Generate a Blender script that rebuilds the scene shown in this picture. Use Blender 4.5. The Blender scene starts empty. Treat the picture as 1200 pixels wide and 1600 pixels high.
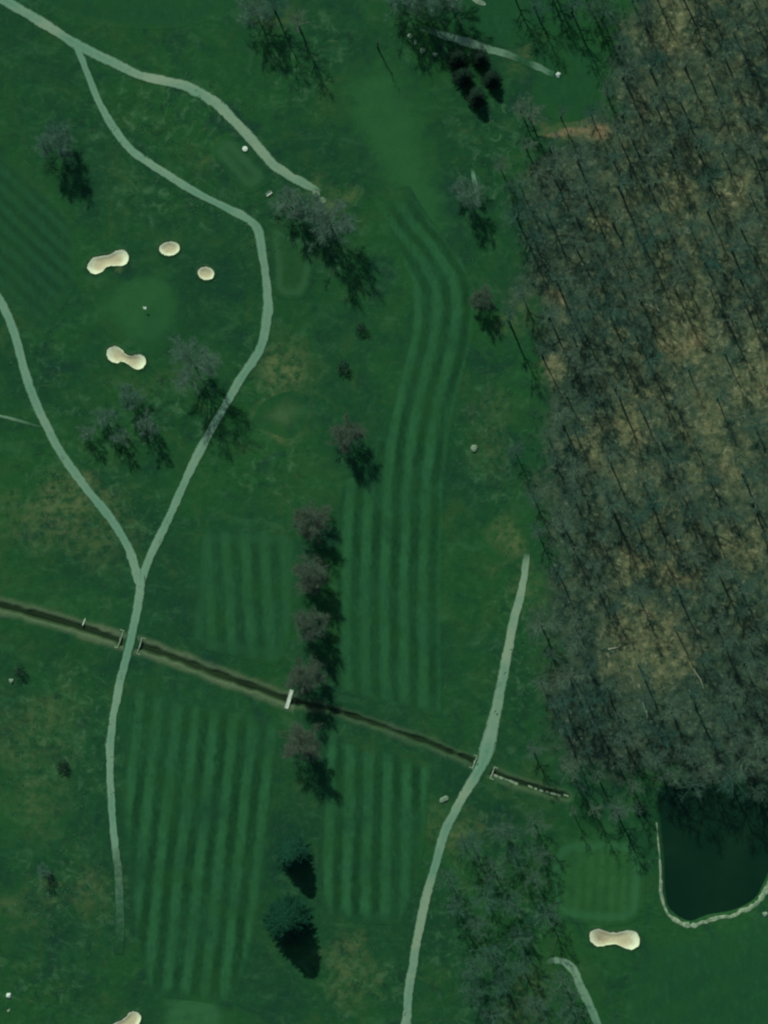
import bpy, math, random
import numpy as np
from mathutils import Vector, Matrix

rng = np.random.default_rng(11)
random.seed(11)
S = 0.2                       # metres per photo pixel on the ground
scene = bpy.context.scene
COL = scene.collection

# ------------------------------------------------------------------ camera, sky, sun, exposure
CAM_H = 1000.0
cam_data = bpy.data.cameras.new("camera")
cam = bpy.data.objects.new("camera", cam_data)
COL.objects.link(cam)
cam.location = (0, 0, CAM_H)
cam.rotation_euler = (0, 0, 0)
cam_data.sensor_fit = 'VERTICAL'
cam_data.angle = 2 * math.atan(160.0 / CAM_H)
cam_data.clip_start = 1.0
cam_data.clip_end = 20000
scene.camera = cam

SUN_EL = math.radians(44)
SHD = Vector((0.41, -0.91)).normalized()          # ground direction in which shadows fall
world = bpy.data.worlds.new("World")
scene.world = world
world.use_nodes = True
wn = world.node_tree
sky = wn.nodes.new('ShaderNodeTexSky')
sky.sky_type = 'NISHITA'
sky.sun_disc = False
sky.sun_elevation = SUN_EL
sky.sun_rotation = math.atan2(-SHD.x, -SHD.y)
wn.links.new(sky.outputs[0], wn.nodes['Background'].inputs[0])
wn.nodes['Background'].inputs[1].default_value = 0.075
sd = bpy.data.lights.new("sun", 'SUN')
sd.energy = 3.6
sd.angle = math.radians(0.6)
sd.color = (1.0, 0.965, 0.89)
sun = bpy.data.objects.new("sun", sd)
COL.objects.link(sun)
sun.location = (-150, 330, 350)
ldir = Vector((SHD.x * math.cos(SUN_EL), SHD.y * math.cos(SUN_EL), -math.sin(SUN_EL)))
sun.rotation_euler = ldir.to_track_quat('-Z', 'Y').to_euler()
scene.view_settings.view_transform = 'Standard'
scene.view_settings.look = 'None'
scene.view_settings.exposure = 0.0
scene.view_settings.gamma = 1.0
scene.view_settings.use_curve_mapping = False
try:
    scene.cycles.max_bounces = 6
    scene.cycles.filter_width = 2.2
except Exception:
    pass

# ------------------------------------------------------------------ small helpers
def w2(px, py):
    return ((px - 600.0) * S, (800.0 - py) * S)

def W(pts):
    a = np.asarray(pts, float)
    return np.stack([(a[:, 0] - 600) * S, (800 - a[:, 1]) * S], 1)

def lin(r, g, b):
    f = lambda c: (c / 12.92 if c <= 0.04045 else ((c + 0.055) / 1.055) ** 2.4)
    return (f(r / 255), f(g / 255), f(b / 255), 1.0)

def smooth(e0, e1, x):
    t = np.clip((x - e0) / (e1 - e0), 0, 1)
    return t * t * (3 - 2 * t)

def spline(pts, n=8, closed=False):
    """Catmull-Rom through any-dimension points."""
    P = np.asarray(pts, float)
    if closed:
        Q = np.vstack([P[-1], P, P[0], P[1]])
    else:
        Q = np.vstack([2 * P[0] - P[1], P, 2 * P[-1] - P[-2]])
    out = []
    for i in range(1, len(Q) - 2):
        p0, p1, p2, p3 = Q[i - 1], Q[i], Q[i + 1], Q[i + 2]
        for k in range(n):
            t = k / n
            out.append(0.5 * ((2 * p1) + (-p0 + p2) * t + (2 * p0 - 5 * p1 + 4 * p2 - p3) * t * t
                              + (-p0 + 3 * p1 - 3 * p2 + p3) * t ** 3))
    if not closed:
        out.append(Q[-2])
    return np.array(out)

def seg_dist(X, Y, poly, closed=False):
    d = np.full(X.shape, 1e9)
    P = poly
    n = len(P)
    for i in range(n if closed else n - 1):
        a, b = P[i], P[(i + 1) % n]
        v = b - a
        L = float(v @ v) + 1e-12
        t = np.clip(((X - a[0]) * v[0] + (Y - a[1]) * v[1]) / L, 0, 1)
        d = np.minimum(d, np.hypot(X - a[0] - t * v[0], Y - a[1] - t * v[1]))
    return d

def inside(X, Y, P):
    r = np.zeros(X.shape, bool)
    n = len(P)
    j = n - 1
    for i in range(n):
        xi, yi = P[i]
        xj, yj = P[j]
        c = ((yi > Y) != (yj > Y)) & (X < (xj - xi) * (Y - yi) / (yj - yi + 1e-15) + xi)
        r ^= c
        j = i
    return r

_lat = rng.random((128, 128))
def vnoise(X, Y, wl, off=0.0):
    """smooth value noise 0..1 with wavelength wl metres"""
    u = X / wl + 37.3 + off
    v = Y / wl + 11.7 + off * 1.7
    iu = np.floor(u).astype(int)
    iv = np.floor(v).astype(int)
    fu = u - iu
    fv = v - iv
    fu = fu * fu * (3 - 2 * fu)
    fv = fv * fv * (3 - 2 * fv)
    g = lambda a, b: _lat[a % 128, b % 128]
    return (g(iu, iv) * (1 - fu) + g(iu + 1, iv) * fu) * (1 - fv) + (g(iu, iv + 1) * (1 - fu) + g(iu + 1, iv + 1) * fu) * fv

def mesh_from(name, verts, faces):
    me = bpy.data.meshes.new(name)
    me.from_pydata([tuple(map(float, v)) for v in verts], [], [tuple(int(i) for i in f) for f in faces])
    me.update()
    return me

def link(name, me, mat=None, parent=None, smooth_=False):
    if mat is not None and me is not None and not me.materials:
        me.materials.append(mat)
    o = bpy.data.objects.new(name, me)
    COL.objects.link(o)
    if parent is not None:
        o.parent = parent
    if smooth_ and me is not None:
        me.polygons.foreach_set('use_smooth', [True] * len(me.polygons))
    return o

def attr(me, name, vals):
    a = me.attributes.new(name, 'FLOAT', 'POINT')
    a.data.foreach_set('value', np.asarray(vals, np.float32))

def tag(o, label=None, cat=None, group=None, kind=None):
    if label:
        o['label'] = label
    if cat:
        o['category'] = cat
    if group:
        o['group'] = group
    if kind:
        o['kind'] = kind
    return o

def empty(name, loc, rz=0.0):
    o = bpy.data.objects.new(name, None)
    COL.objects.link(o)
    o.location = loc
    o.rotation_euler = (0, 0, rz)
    return o

# ------------------------------------------------------------------ layout in photo pixels
DITCH = spline(W([(-60, 930), (-20, 940), (0, 946), (60, 962), (130, 982), (185, 1001), (222, 1011), (280, 1031), (350, 1058),
                  (420, 1083), (455, 1095), (520, 1110), (600, 1137), (680, 1166), (742, 1191), (772, 1209), (830, 1229), (888, 1246)]), 6)
CULV = [W([(205, 1004.5)])[0], W([(757, 1200)])[0]]
POND = spline(W([(1023, 1235), (1026, 1290), (1031, 1340), (1033, 1395), (1043, 1426), (1076, 1446), (1108, 1436), (1150, 1428),
                 (1184, 1409), (1200, 1382), (1225, 1330), (1260, 1290), (1270, 1240), (1210, 1215), (1120, 1222), (1060, 1215)]), 4, True)
def zp(pts, s, ox, oy):
    return [(ox + x / s, oy + y / s) for x, y in pts]
def ell(cx, cy, rx, ry, rot=0, n=14):
    c, s = math.cos(rot), math.sin(rot)
    return [(cx + rx * math.cos(t) * c - ry * math.sin(t) * s, cy + rx * math.cos(t) * s + ry * math.sin(t) * c)
            for t in np.linspace(0, 2 * math.pi, n, endpoint=False)]
z5 = 5.217
BUNK = [
    (zp([(90, 270), (130, 220), (200, 205), (270, 190), (340, 158), (400, 170), (425, 215), (415, 260), (370, 290), (300, 290),
         (250, 295), (210, 330), (150, 358), (100, 335), (82, 300)], z5, 120, 360), "long dumbbell sand bunker above the round putting green"),
    (ell(264.7, 388.2, 16.3, 11.3, -0.08), "small oval sand bunker between the dumbbell bunker and the roundest one"),
    (ell(321.6, 427.1, 13.2, 10.6, 0.25), "smallest round sand bunker, nearest the bend of the cart path"),
    (zp([(240, 1000), (255, 960), (300, 942), (345, 955), (390, 1000), (430, 1020), (490, 1010), (540, 1020), (565, 1060), (550, 1105),
         (510, 1138), (465, 1125), (420, 1095), (370, 1070), (330, 1082), (290, 1075), (255, 1045)], z5, 120, 360),
     "tan bone-shaped sand bunker below the round putting green"),
    (zp([(362, 790), (375, 760), (410, 752), (450, 768), (490, 770), (540, 760), (580, 768), (598, 800), (590, 835), (560, 852),
         (520, 840), (480, 825), (440, 832), (400, 835), (370, 815)], 3, 800, 1200), "bow-tie sand bunker with a brown patch beside the pond"),
    (zp([(870, 500), (930, 475), (980, 440), (1010, 405), (1050, 398), (1085, 415), (1100, 450), (1085, 500), (1060, 540), (1000, 560),
         (930, 560), (870, 540)], 5, 0, 1500), "sand bunker cut off by the bottom edge of the picture"),
]
BUNKW = []
for p_, _ in BUNK:
    q_ = spline(W(p_), 3, True)
    BUNKW.append(q_ + rng.normal(0, 0.07, q_.shape))

def H(X, Y):
    X = np.asarray(X, float)
    Y = np.asarray(Y, float)
    h = 0.45 * np.sin(X / 17.0 + 1.3) * np.sin(Y / 23.0 + 0.4) + 0.35 * np.sin(X / 41.0 - Y / 31.0)
    far = smooth(400, 900, np.hypot(X, Y))
    h = h * (1 - far)
    # ditch
    m = (X > -150) & (X < 75) & (Y > -110) & (Y < -10)
    if m.any():
        x, y = X[m], Y[m]
        d = seg_dist(x, y, DITCH) + (vnoise(x, y, 2.4, 2.2) - 0.5) * 0.8
        k = np.where(x > -28, 0.72, 1.0)
        gate = np.ones_like(x)
        for c in CULV:
            gate *= smooth(2.5, 2.9, np.hypot(x - c[0], y - c[1]))
        gate *= 1 - smooth(57, 59, x)
        hm = h[m] * smooth(2.5, 14, d)
        h[m] = hm - 1.05 * (1 - smooth(0.15 * k, 1.75 * k, d)) * gate
    # pond
    m = (X > 60) & (X < 160) & (Y > -150) & (Y < -60)
    if m.any():
        x, y = X[m], Y[m]
        d = seg_dist(x, y, POND, True)
        ins = inside(x, y, POND)
        h[m] = np.where(ins, -1.6 * smooth(0.0, 3.2, d), h[m] * smooth(0, 12, d))
    for P in BUNKW:
        a, b = P.min(0) - 2, P.max(0) + 2
        m = (X > a[0]) & (X < b[0]) & (Y > a[1]) & (Y < b[1])
        if m.any():
            x, y = X[m], Y[m]
            d = seg_dist(x, y, P, True)
            ins = inside(x, y, P)
            h[m] = h[m] + np.where(ins, -0.55 * smooth(0.0, 1.6, d), 0.16 * (1 - smooth(0.0, 1.5, d)))
    return h

def hz(px, py):
    x, y = w2(px, py)
    return float(H(np.array([x]), np.array([y]))[0])

# ------------------------------------------------------------------ material helpers
class NT:
    def __init__(self, name):
        self.m = bpy.data.materials.new(name)
        self.m.use_nodes = True
        self.t = self.m.node_tree
        self.b = self.t.nodes['Principled BSDF']
        self.b.inputs['Specular IOR Level'].default_value = 0.15
        self.b.inputs['Roughness'].default_value = 0.9
        self.pos = self.t.nodes.new('ShaderNodeNewGeometry').outputs['Position']
    def L(self, a, b):
        self.t.links.new(a, b)
    def val(self, sock, v):
        if hasattr(v, 'is_linked') or isinstance(v, bpy.types.NodeSocket):
            self.L(v, sock)
        else:
            sock.default_value = v
    def noise(self, scale, detail=3, rough=0.55, stretch=None, vec=None, dist=0.0):
        n = self.t.nodes.new('ShaderNodeTexNoise')
        n.inputs['Scale'].default_value = scale
        n.inputs['Detail'].default_value = detail
        n.inputs['Roughness'].default_value = rough
        n.inputs['Distortion'].default_value = dist
        v = vec if vec is not None else self.pos
        if stretch:
            mp = self.t.nodes.new('ShaderNodeMapping')
            mp.inputs['Rotation'].default_value = (0, 0, stretch[2])
            mp.inputs['Scale'].default_value = (stretch[0], stretch[1], 1)
            self.L(v, mp.inputs['Vector'])
            v = mp.outputs[0]
        self.L(v, n.inputs['Vector'])
        return n.outputs['Fac']
    def math(self, op, a, b=0.0, c=0.0):
        n = self.t.nodes.new('ShaderNodeMath')
        n.operation = op
        self.val(n.inputs[0], a)
        self.val(n.inputs[1], b)
        self.val(n.inputs[2], c)
        return n.outputs[0]
    def ramp(self, v, lo, hi, a=0.0, b=1.0):
        n = self.t.nodes.new('ShaderNodeMapRange')
        n.interpolation_type = 'SMOOTHSTEP'
        self.val(n.inputs[0], v)
        for i, x in enumerate((lo, hi, a, b)):
            self.val(n.inputs[i + 1], x)
        return n.outputs[0]
    def mix(self, f, a, b):
        n = self.t.nodes.new('ShaderNodeMix')
        n.data_type = 'RGBA'
        self.val(n.inputs[0], f)
        self.val(n.inputs[6], a)
        self.val(n.inputs[7], b)
        return n.outputs[2]
    def at(self, name):
        n = self.t.nodes.new('ShaderNodeAttribute')
        n.attribute_name = name
        return n.outputs['Fac']
    def rnd(self):
        return self.t.nodes.new('ShaderNodeObjectInfo').outputs['Random']
    def bump(self, h, strength, dist):
        n = self.t.nodes.new('ShaderNodeBump')
        n.inputs['Strength'].default_value = strength
        n.inputs['Distance'].default_value = dist
        self.L(h, n.inputs['Height'])
        self.L(n.outputs[0], self.b.inputs['Normal'])
    def out(self, c, rough=None):
        self.val(self.b.inputs['Base Color'], c)
        if rough is not None:
            self.b.inputs['Roughness'].default_value = rough
        return self.m

def rough_color(t):
    """the meadow colour every grass surface shares: blotches at several sizes"""
    big = t.noise(0.02, 3, 0.6)
    mid = t.noise(0.075, 5, 0.66, dist=0.8)
    fine = t.noise(0.5, 5, 0.7)
    c = t.mix(t.ramp(big, 0.32, 0.68), lin(17, 64, 36), lin(26, 77, 34))
    c = t.mix(t.ramp(mid, 0.5, 0.72, 0, 0.8), c, lin(39, 76, 37))
    c = t.mix(t.ramp(mid, 0.5, 0.3, 0, 0.85), c, lin(14, 55, 38))
    soft = t.noise(0.16, 5, 0.66, stretch=(0.6, 1.0, 0.5), dist=0.5)
    c = t.mix(t.ramp(soft, 0.52, 0.72, 0, 0.6), c, lin(43, 90, 52))
    c = t.mix(t.ramp(soft, 0.46, 0.28, 0, 0.6), c, lin(15, 54, 35))
    c = t.mix(t.ramp(fine, 0.52, 0.76, 0, 0.45), c, lin(36, 86, 52))
    c = t.mix(t.ramp(fine, 0.48, 0.26, 0, 0.45), c, lin(15, 54, 31))
    return c

def mat_ground():
    t = NT("meadow_ground")
    c = rough_color(t)
    mot = t.at('mottle')
    clump = t.noise(0.3, 5, 0.68, dist=0.8)
    clump2 = t.noise(0.5, 5, 0.7, stretch=(0.5, 1.0, 0.6))
    c = t.mix(t.math('MULTIPLY', mot, t.ramp(clump, 0.5, 0.72, 0, 0.8)), c, lin(60, 100, 66))
    c = t.mix(t.math('MULTIPLY', mot, t.ramp(clump2, 0.56, 0.75, 0, 0.7)), c, lin(66, 92, 58))
    c = t.mix(t.math('MULTIPLY', mot, t.ramp(clump, 0.48, 0.3, 0, 0.75)), c, lin(16, 48, 32))
    dry = t.at('dry')
    dn = t.noise(0.35, 5, 0.7)
    c = t.mix(t.math('MULTIPLY', dry, t.ramp(dn, 0.35, 0.68)), c, lin(80, 100, 60))
    lit = t.at('litter')
    brown = t.at('brown')
    ln = t.noise(0.33, 6, 0.75)
    l2 = t.noise(0.62, 6, 0.78, dist=0.6)
    grey = t.mix(t.ramp(ln, 0.34, 0.64), lin(20, 46, 37), lin(52, 76, 54))
    grey = t.mix(t.ramp(t.noise(0.07, 3), 0.5, 0.72, 0, 0.5), grey, lin(66, 84, 58))
    grey = t.mix(t.ramp(l2, 0.52, 0.66, 0, 0.85), grey, lin(84, 106, 86))
    khaki = t.mix(t.ramp(ln, 0.36, 0.62), lin(52, 74, 50), lin(98, 108, 74))
    khaki = t.mix(t.ramp(t.noise(0.12, 4, 0.6), 0.52, 0.72, 0, 0.7), khaki, lin(112, 112, 76))
    khaki = t.mix(t.ramp(l2, 0.53, 0.68, 0, 0.85), khaki, lin(146, 148, 112))
    khaki = t.mix(t.ramp(l2, 0.48, 0.34, 0, 0.9), khaki, lin(56, 66, 44))
    bm_ = t.ramp(t.math('ADD', brown, t.math('MULTIPLY', t.math('SUBTRACT', t.noise(0.13, 6, 0.75), 0.5), 2.2)), 0.1, 1.1)
    floor = t.mix(bm_, grey, khaki)
    lm = t.ramp(t.math('ADD', lit, t.math('MULTIPLY', t.math('SUBTRACT', ln, 0.5), 1.6)), 0.15, 0.85)
    floor = t.mix(t.math('MULTIPLY', t.at('clay'), t.ramp(l2, 0.4, 0.66, 0, 0.6)), floor, lin(118, 110, 76))
    c = t.mix(lm, c, floor)
    c = t.mix(t.math('MULTIPLY', t.math('MULTIPLY', t.at('clay'), t.at('bareclay')), t.ramp(ln, 0.3, 0.55)), c, lin(114, 106, 76))
    bank = t.at('bank')
    bn = t.noise(0.8, 4, 0.7)
    c = t.mix(t.math('MULTIPLY', bank, t.ramp(bn, 0.2, 0.6, 0.45, 1)), c, lin(84, 104, 74))
    c = t.mix(t.at('mud'), c, lin(42, 62, 34))
    t.bump(t.math('ADD', t.noise(0.5, 5, 0.7), t.math('MULTIPLY', t.noise(2.0, 3, 0.6), 0.4)), 0.4, 0.5)
    return t.out(c, 0.95)

def mat_turf(name, light, dark, period=30.0, contrast=1.0, border=None, grain=(1, 1, 0)):
    t = NT(name)
    base = rough_color(t)
    u = t.at('u')
    wob = t.noise(0.05, 3)
    wob2 = t.noise(0.25, 3, 0.6)
    ph = t.math('ADD', t.math('MULTIPLY', u, 2 * math.pi / period), t.math('MULTIPLY', wob, 1.6))
    s = t.math('SINE', t.math('ADD', ph, t.math('MULTIPLY', wob2, 1.5)))
    st = t.ramp(t.math('ADD', s, t.math('MULTIPLY', t.math('SUBTRACT', t.noise(0.35, 4, 0.7), 0.5), 1.6)), -1.0, 1.0)
    amp = t.ramp(t.noise(0.05, 2), 0.3, 0.65, 0.3 * contrast, contrast)
    st = t.math('ADD', t.math('MULTIPLY', t.math('SUBTRACT', st, 0.5), amp), 0.5)
    speck = t.noise(0.9, 4, 0.75, stretch=(1, 0.45, 0))
    st = t.math('ADD', st, t.math('MULTIPLY', t.math('SUBTRACT', speck, 0.5), 0.9))
    c = t.mix(st, dark, light)
    fine = t.noise(0.6, 4, 0.65, stretch=grain)
    c = t.mix(t.ramp(fine, 0.5, 0.8, 0, 0.4), c, lin(42, 94, 58))
    c = t.mix(t.ramp(fine, 0.5, 0.2, 0, 0.45), c, lin(13, 50, 29))
    c = t.mix(t.ramp(t.noise(0.1, 4, 0.6), 0.42, 0.7, 0, 0.6), c, lin(25, 72, 32))
    c = t.mix(t.ramp(t.noise(0.06, 4, 0.6), 0.52, 0.72, 0, 0.5), c, lin(15, 58, 38))
    e = t.at('edge')
    if border is not None:
        bn = t.math('ADD', e, t.math('MULTIPLY', t.math('SUBTRACT', t.noise(0.4, 3), 0.5), 0.5))
        bm = t.math('MULTIPLY', t.ramp(bn, 0.2, 0.9), t.ramp(bn, 2.0, 1.1))
        c = t.mix(t.math('MULTIPLY', bm, 0.55), c, border)
    en = t.math('ADD', e, t.math('MULTIPLY', t.math('SUBTRACT', t.noise(0.3, 4, 0.65), 0.5), 1.2))
    c = t.mix(t.ramp(en, 0.05, 0.95), base, c)
    t.bump(t.noise(1.5, 3, 0.6), 0.25, 0.3)
    return t.out(c, 0.9)

def mat_path(name, warm):
    t = NT(name)
    base = rough_color(t)
    along = t.noise(0.06, 3, 0.6)
    c = t.mix(t.ramp(along, 0.35, 0.68), lin(86, 130, 102), warm)
    c = t.mix(t.ramp(t.noise(1.2, 4, 0.7), 0.5, 0.8, 0, 0.35), c, lin(122, 160, 128))
    c = t.mix(t.ramp(t.noise(0.7, 4, 0.7), 0.5, 0.25, 0, 0.35), c, lin(60, 104, 78))
    u = t.at('u')                                   # -1..1 across: two wheel tracks and grassy verges
    tr = t.ramp(t.math('ABSOLUTE', t.math('SUBTRACT', t.math('ABSOLUTE', u), 0.5)), 0.3, 0.0, 0, 0.3)
    c = t.mix(tr, c, lin(106, 150, 118))
    edge = t.math('ADD', t.math('ABSOLUTE', u), t.math('MULTIPLY', t.math('SUBTRACT', t.noise(0.6, 5, 0.75), 0.5), 0.9))
    c = t.mix(t.ramp(edge, 0.7, 1.02), c, t.mix(0.25, base, lin(70, 92, 62)))
    g = t.at('grown')
    gn = t.math('ADD', g, t.math('MULTIPLY', t.math('SUBTRACT', t.noise(0.5, 4, 0.7), 0.5), 0.7))
    c = t.mix(t.ramp(gn, 0.1, 0.95), c, base)
    t.bump(t.noise(3.0, 3, 0.6), 0.3, 0.1)
    return t.out(c, 0.85)

def mat_sand():
    t = NT("bunker_sand")
    f = t.at('r')
    n = t.noise(0.5, 4, 0.6)
    k = t.math('ADD', f, t.math('MULTIPLY', t.math('SUBTRACT', n, 0.5), 0.45))
    c = t.mix(t.ramp(k, 0.5, 0.98), lin(172, 174, 134), lin(204, 222, 182))
    c = t.mix(t.math('MULTIPLY', t.at('wet'), 0.9), c, lin(132, 128, 98))
    c = t.mix(t.ramp(t.noise(0.22, 3), 0.56, 0.74, 0, 0.5), c, lin(174, 168, 126))
    c = t.mix(t.ramp(t.noise(2.0, 3), 0.5, 0.8, 0, 0.3), c, lin(232, 232, 208))
    t.bump(t.noise(2.2, 4, 0.6), 0.3, 0.12)
    return t.out(c, 0.95)

def mat_plain(name, c1, c2, scale=1.5, rough=0.9, vary=0.0, spec=0.15):
    t = NT(name)
    c = t.mix(t.ramp(t.noise(scale, 4, 0.65), 0.3, 0.72), c1, c2)
    if vary:
        c = t.mix(t.math('MULTIPLY', t.rnd(), vary), c, lin(*[x * 0.55 for x in (80, 100, 80)]))
    t.b.inputs['Specular IOR Level'].default_value = spec
    return t.out(c, rough)

def mat_twig(name, a, b, c3):
    """bark that differs from tree to tree"""
    t = NT(name)
    r = t.rnd()
    c = t.mix(r, a, b)
    c = t.mix(t.ramp(t.noise(0.5, 3, 0.6), 0.45, 0.75, 0, 0.7), c, c3)
    return t.out(c, 0.9)

def mat_water(name, c1, c2):
    t = NT(name)
    c = t.mix(t.ramp(t.noise(0.05, 3), 0.35, 0.7), c1, c2)
    t.b.inputs['IOR'].default_value = 1.33
    t.b.inputs['Specular IOR Level'].default_value = 0.3
    t.bump(t.noise(1.2, 3, 0.6), 0.06, 0.05)
    return t.out(c, 0.08)

M_ground = mat_ground()
M_fair = mat_turf("fairway_turf", lin(36, 91, 53), lin(9, 55, 26), 30, 1.0, None, (1, 0.35, 0))
M_fairsoft = mat_turf("plain_fairway_turf", lin(27, 76, 44), lin(14, 58, 32), 21, 0.9, None, (1, 0.5, 0.4))
M_fairplain = mat_turf("unstriped_turf", lin(24, 76, 40), lin(19, 66, 35), 40, 0.35, None, (1, 0.5, 0.4))
M_apron = mat_turf("apron_turf", lin(36, 88, 43), lin(29, 79, 38), 36, 0.5, lin(34, 86, 46), (1, 0.5, 0.4))
M_fairedge = mat_turf("outlined_fairway_turf", lin(35, 88, 51), lin(12, 58, 29), 30, 0.9, lin(30, 78, 44), (1, 0.35, 0))
M_green = mat_turf("putting_green_turf", lin(40, 90, 44), lin(29, 77, 37), 18, 0.7, lin(42, 95, 58))
M_tee = mat_turf("tee_turf", lin(32, 77, 39), lin(24, 68, 34), 26, 0.4, lin(44, 90, 56))
M_teedry = mat_turf("dry_tee_turf", lin(52, 86, 48), lin(32, 70, 36), 9, 0.35, lin(60, 94, 56))
M_path = mat_path("cart_path_gravel", lin(106, 140, 110))
M_pathwarm = mat_path("bare_cart_path", lin(122, 146, 116))
M_sand = mat_sand()
M_lip = mat_plain("bunker_lip_turf", lin(22, 58, 30), lin(40, 72, 36), 0.8)
M_pond = mat_water("pond_water", lin(9, 38, 24), lin(16, 46, 28))
M_stream = mat_water("stream_water", lin(24, 42, 24), lin(34, 54, 30))
M_stone = mat_plain("pale_stone", lin(84, 114, 88), lin(134, 158, 128), 1.0)
M_shore = mat_plain("shore_gravel", lin(74, 108, 84), lin(142, 164, 128), 0.6)
M_concrete = mat_plain("weathered_concrete", lin(86, 118, 92), lin(140, 164, 134), 0.9)
M_white = mat_plain("white_paint", lin(186, 214, 192), lin(214, 230, 212), 2.0, 0.6)
M_board = mat_plain("bleached_board", lin(170, 196, 172), lin(208, 222, 200), 2.5)
M_dark = mat_plain("dark_opening", lin(14, 22, 18), lin(20, 30, 24))
M_bark = mat_twig("grey_bark", lin(56, 82, 68), lin(70, 90, 74), lin(50, 72, 58))
M_twig = mat_twig("grey_twigs", lin(44, 86, 72), lin(86, 112, 88), lin(58, 94, 76))
M_twigpale = mat_twig("pale_twigs", lin(58, 100, 80), lin(74, 106, 84), lin(52, 92, 72))
M_bud = mat_twig("budding_twigs", lin(72, 96, 76), lin(82, 96, 78), lin(66, 90, 74))
M_pine = mat_twig("conifer_needles", lin(14, 62, 42), lin(20, 70, 48), lin(24, 80, 56))
M_juniper = mat_twig("juniper_needles", lin(20, 48, 34), lin(26, 54, 38), lin(32, 62, 46))
M_shrub = mat_twig("shrub_leaves", lin(26, 60, 42), lin(44, 76, 54), lin(56, 88, 64))
M_log = mat_plain("dead_wood", lin(118, 132, 108), lin(150, 158, 130), 1.0)
M_tuft = mat_twig("tussock_grass", lin(24, 70, 42), lin(30, 76, 45), lin(42, 80, 48))

# ------------------------------------------------------------------ ground sheet
FOREST = W([(960, -120), (955, 0), (948, 60), (950, 110), (938, 175), (900, 200), (850, 205), (808, 250), (792, 320), (800, 400), (822, 500),
            (830, 600), (828, 700), (834, 790), (850, 880), (852, 1000), (842, 1100), (848, 1170), (880, 1215), (940, 1238),
            (1010, 1240), (1080, 1244), (1150, 1258), (1215, 1240), (1330, 1230), (1330, -120)])
CLEAR = [(1075, 520, 62, 95), (1000, 640, 38, 72), (1108, 655, 45, 62), (1015, 1010, 85, 66), (945, 340, 45, 30), (866, 468, 28, 32),
         (856, 582, 32, 34), (915, 210, 42, 26), (1060, 300, 45, 42), (1145, 290, 38, 34), (1185, 580, 36, 90), (985, 885, 36, 36),
         (1060, 45, 42, 46), (930, 700, 30, 50), (1130, 720, 40, 50), (1150, 860, 60, 50), (1060, 900, 30, 30)]
CLAY = [(880, 206, 48, 8), (932, 206, 20, 16), (850, 192, 18, 9, .5), (868, 470, 18, 24, .7), (852, 578, 16, 22, .7), (1070, 545, 24, 26, .6), (1000, 680, 22, 26, .6), (1038, 868, 22, 22, .6), (1065, 985, 26, 30, .55), (1000, 885, 16, 16, .5), (1120, 640, 16, 24, .5)]
DRY = [(452, 585, 38, 60, 1.), (435, 650, 44, 34, 1.), (110, 790, 75, 45, .95), (60, 820, 60, 40, .6), (160, 830, 50, 50, .5), (70, 1120, 60, 40, .5), (60, 1250, 60, 50, .4), (800, 845, 30, 40, .9), (775, 700, 40, 60, .35),
       (510, 320, 35, 28, .7), (720, 1290, 45, 40, .75), (545, 1510, 40, 55, .6), (900, 200, 50, 22, 1.), (30, 960, 60, 10, .5),
       (340, 240, 20, 30, .5), (30, 1420, 40, 40, .45), (820, 1560, 50, 60, .5), (120, 1390, 50, 30, .45), (40, 800, 50, 40, .4), (810, 480, 25, 50, .6),
       (60, 1150, 70, 60, .3), (250, 600, 60, 30, .25), (770, 640, 40, 40, .3), (820, 100, 50, 20, .5), (440, 15, 40, 25, .4), (190, 430, 18, 8, .9), (825, 930, 18, 60, .6)]
MOTT = [(100, 1150, 130, 140), (120, 1400, 120, 100), (130, 800, 150, 110), (420, 730, 90, 60), (770, 700, 70, 130), (60, 560, 50, 60),
        (430, 590, 80, 90), (560, 1530, 110, 70), (760, 1420, 130, 220), (480, 100, 110, 90), (250, 180, 150, 80), (60, 1540, 90, 60),
        (270, 300, 130, 60), (760, 250, 80, 130), (230, 660, 160, 70), (480, 360, 110, 90), (1100, 1560, 120, 40), (800, 1050, 60, 160)]

def blobs(X, Y, lst, dflt=1.0):
    v = np.zeros_like(X)
    for b in lst:
        cx, cy = w2(b[0], b[1])
        k = b[4] if len(b) > 4 else dflt
        r = np.hypot((X - cx) / (b[2] * S), (Y - cy) / (b[3] * S))
        v = np.maximum(v, k * (1 - smooth(0.3, 1.4, r)))
    return v

def axis(half, step):
    core = np.arange(-half, half + step * 0.5, step)
    out = []
    x, d = half, step
    while x < 4000:
        d *= 1.35
        x += d
        out.append(x)
    out = np.array(out)
    return np.concatenate([-out[::-1], core, out])

gx, gy = axis(136, 0.4), axis(176, 0.4)
GX, GY = np.meshgrid(gx, gy)
GZ = H(GX.ravel(), GY.ravel())
nx, ny = len(gx), len(gy)
gm = bpy.data.meshes.new("ground")
co = np.stack([GX.ravel(), GY.ravel(), GZ], 1).astype(np.float32)
idx = np.arange(nx * ny).reshape(ny, nx)
quads = np.stack([idx[:-1, :-1], idx[:-1, 1:], idx[1:, 1:], idx[1:, :-1]], -1).reshape(-1, 4)
gm.vertices.add(len(co))
gm.vertices.foreach_set('co', co.ravel())
gm.loops.add(quads.size)
gm.loops.foreach_set('vertex_index', quads.ravel().astype(np.int32))
gm.polygons.add(len(quads))
gm.polygons.foreach_set('loop_start', np.arange(0, quads.size, 4, dtype=np.int32))
gm.polygons.foreach_set('use_smooth', np.ones(len(quads), bool))
gm.update()
X, Y = GX.ravel(), GY.ravel()
core = (np.abs(X) < 150) & (np.abs(Y) < 190)
dryv, litv, motv, bankv, mudv, brov, clayv, bclv = (np.zeros(len(X)) for _ in range(8))
cx_, cy_ = X[core], Y[core]
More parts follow.
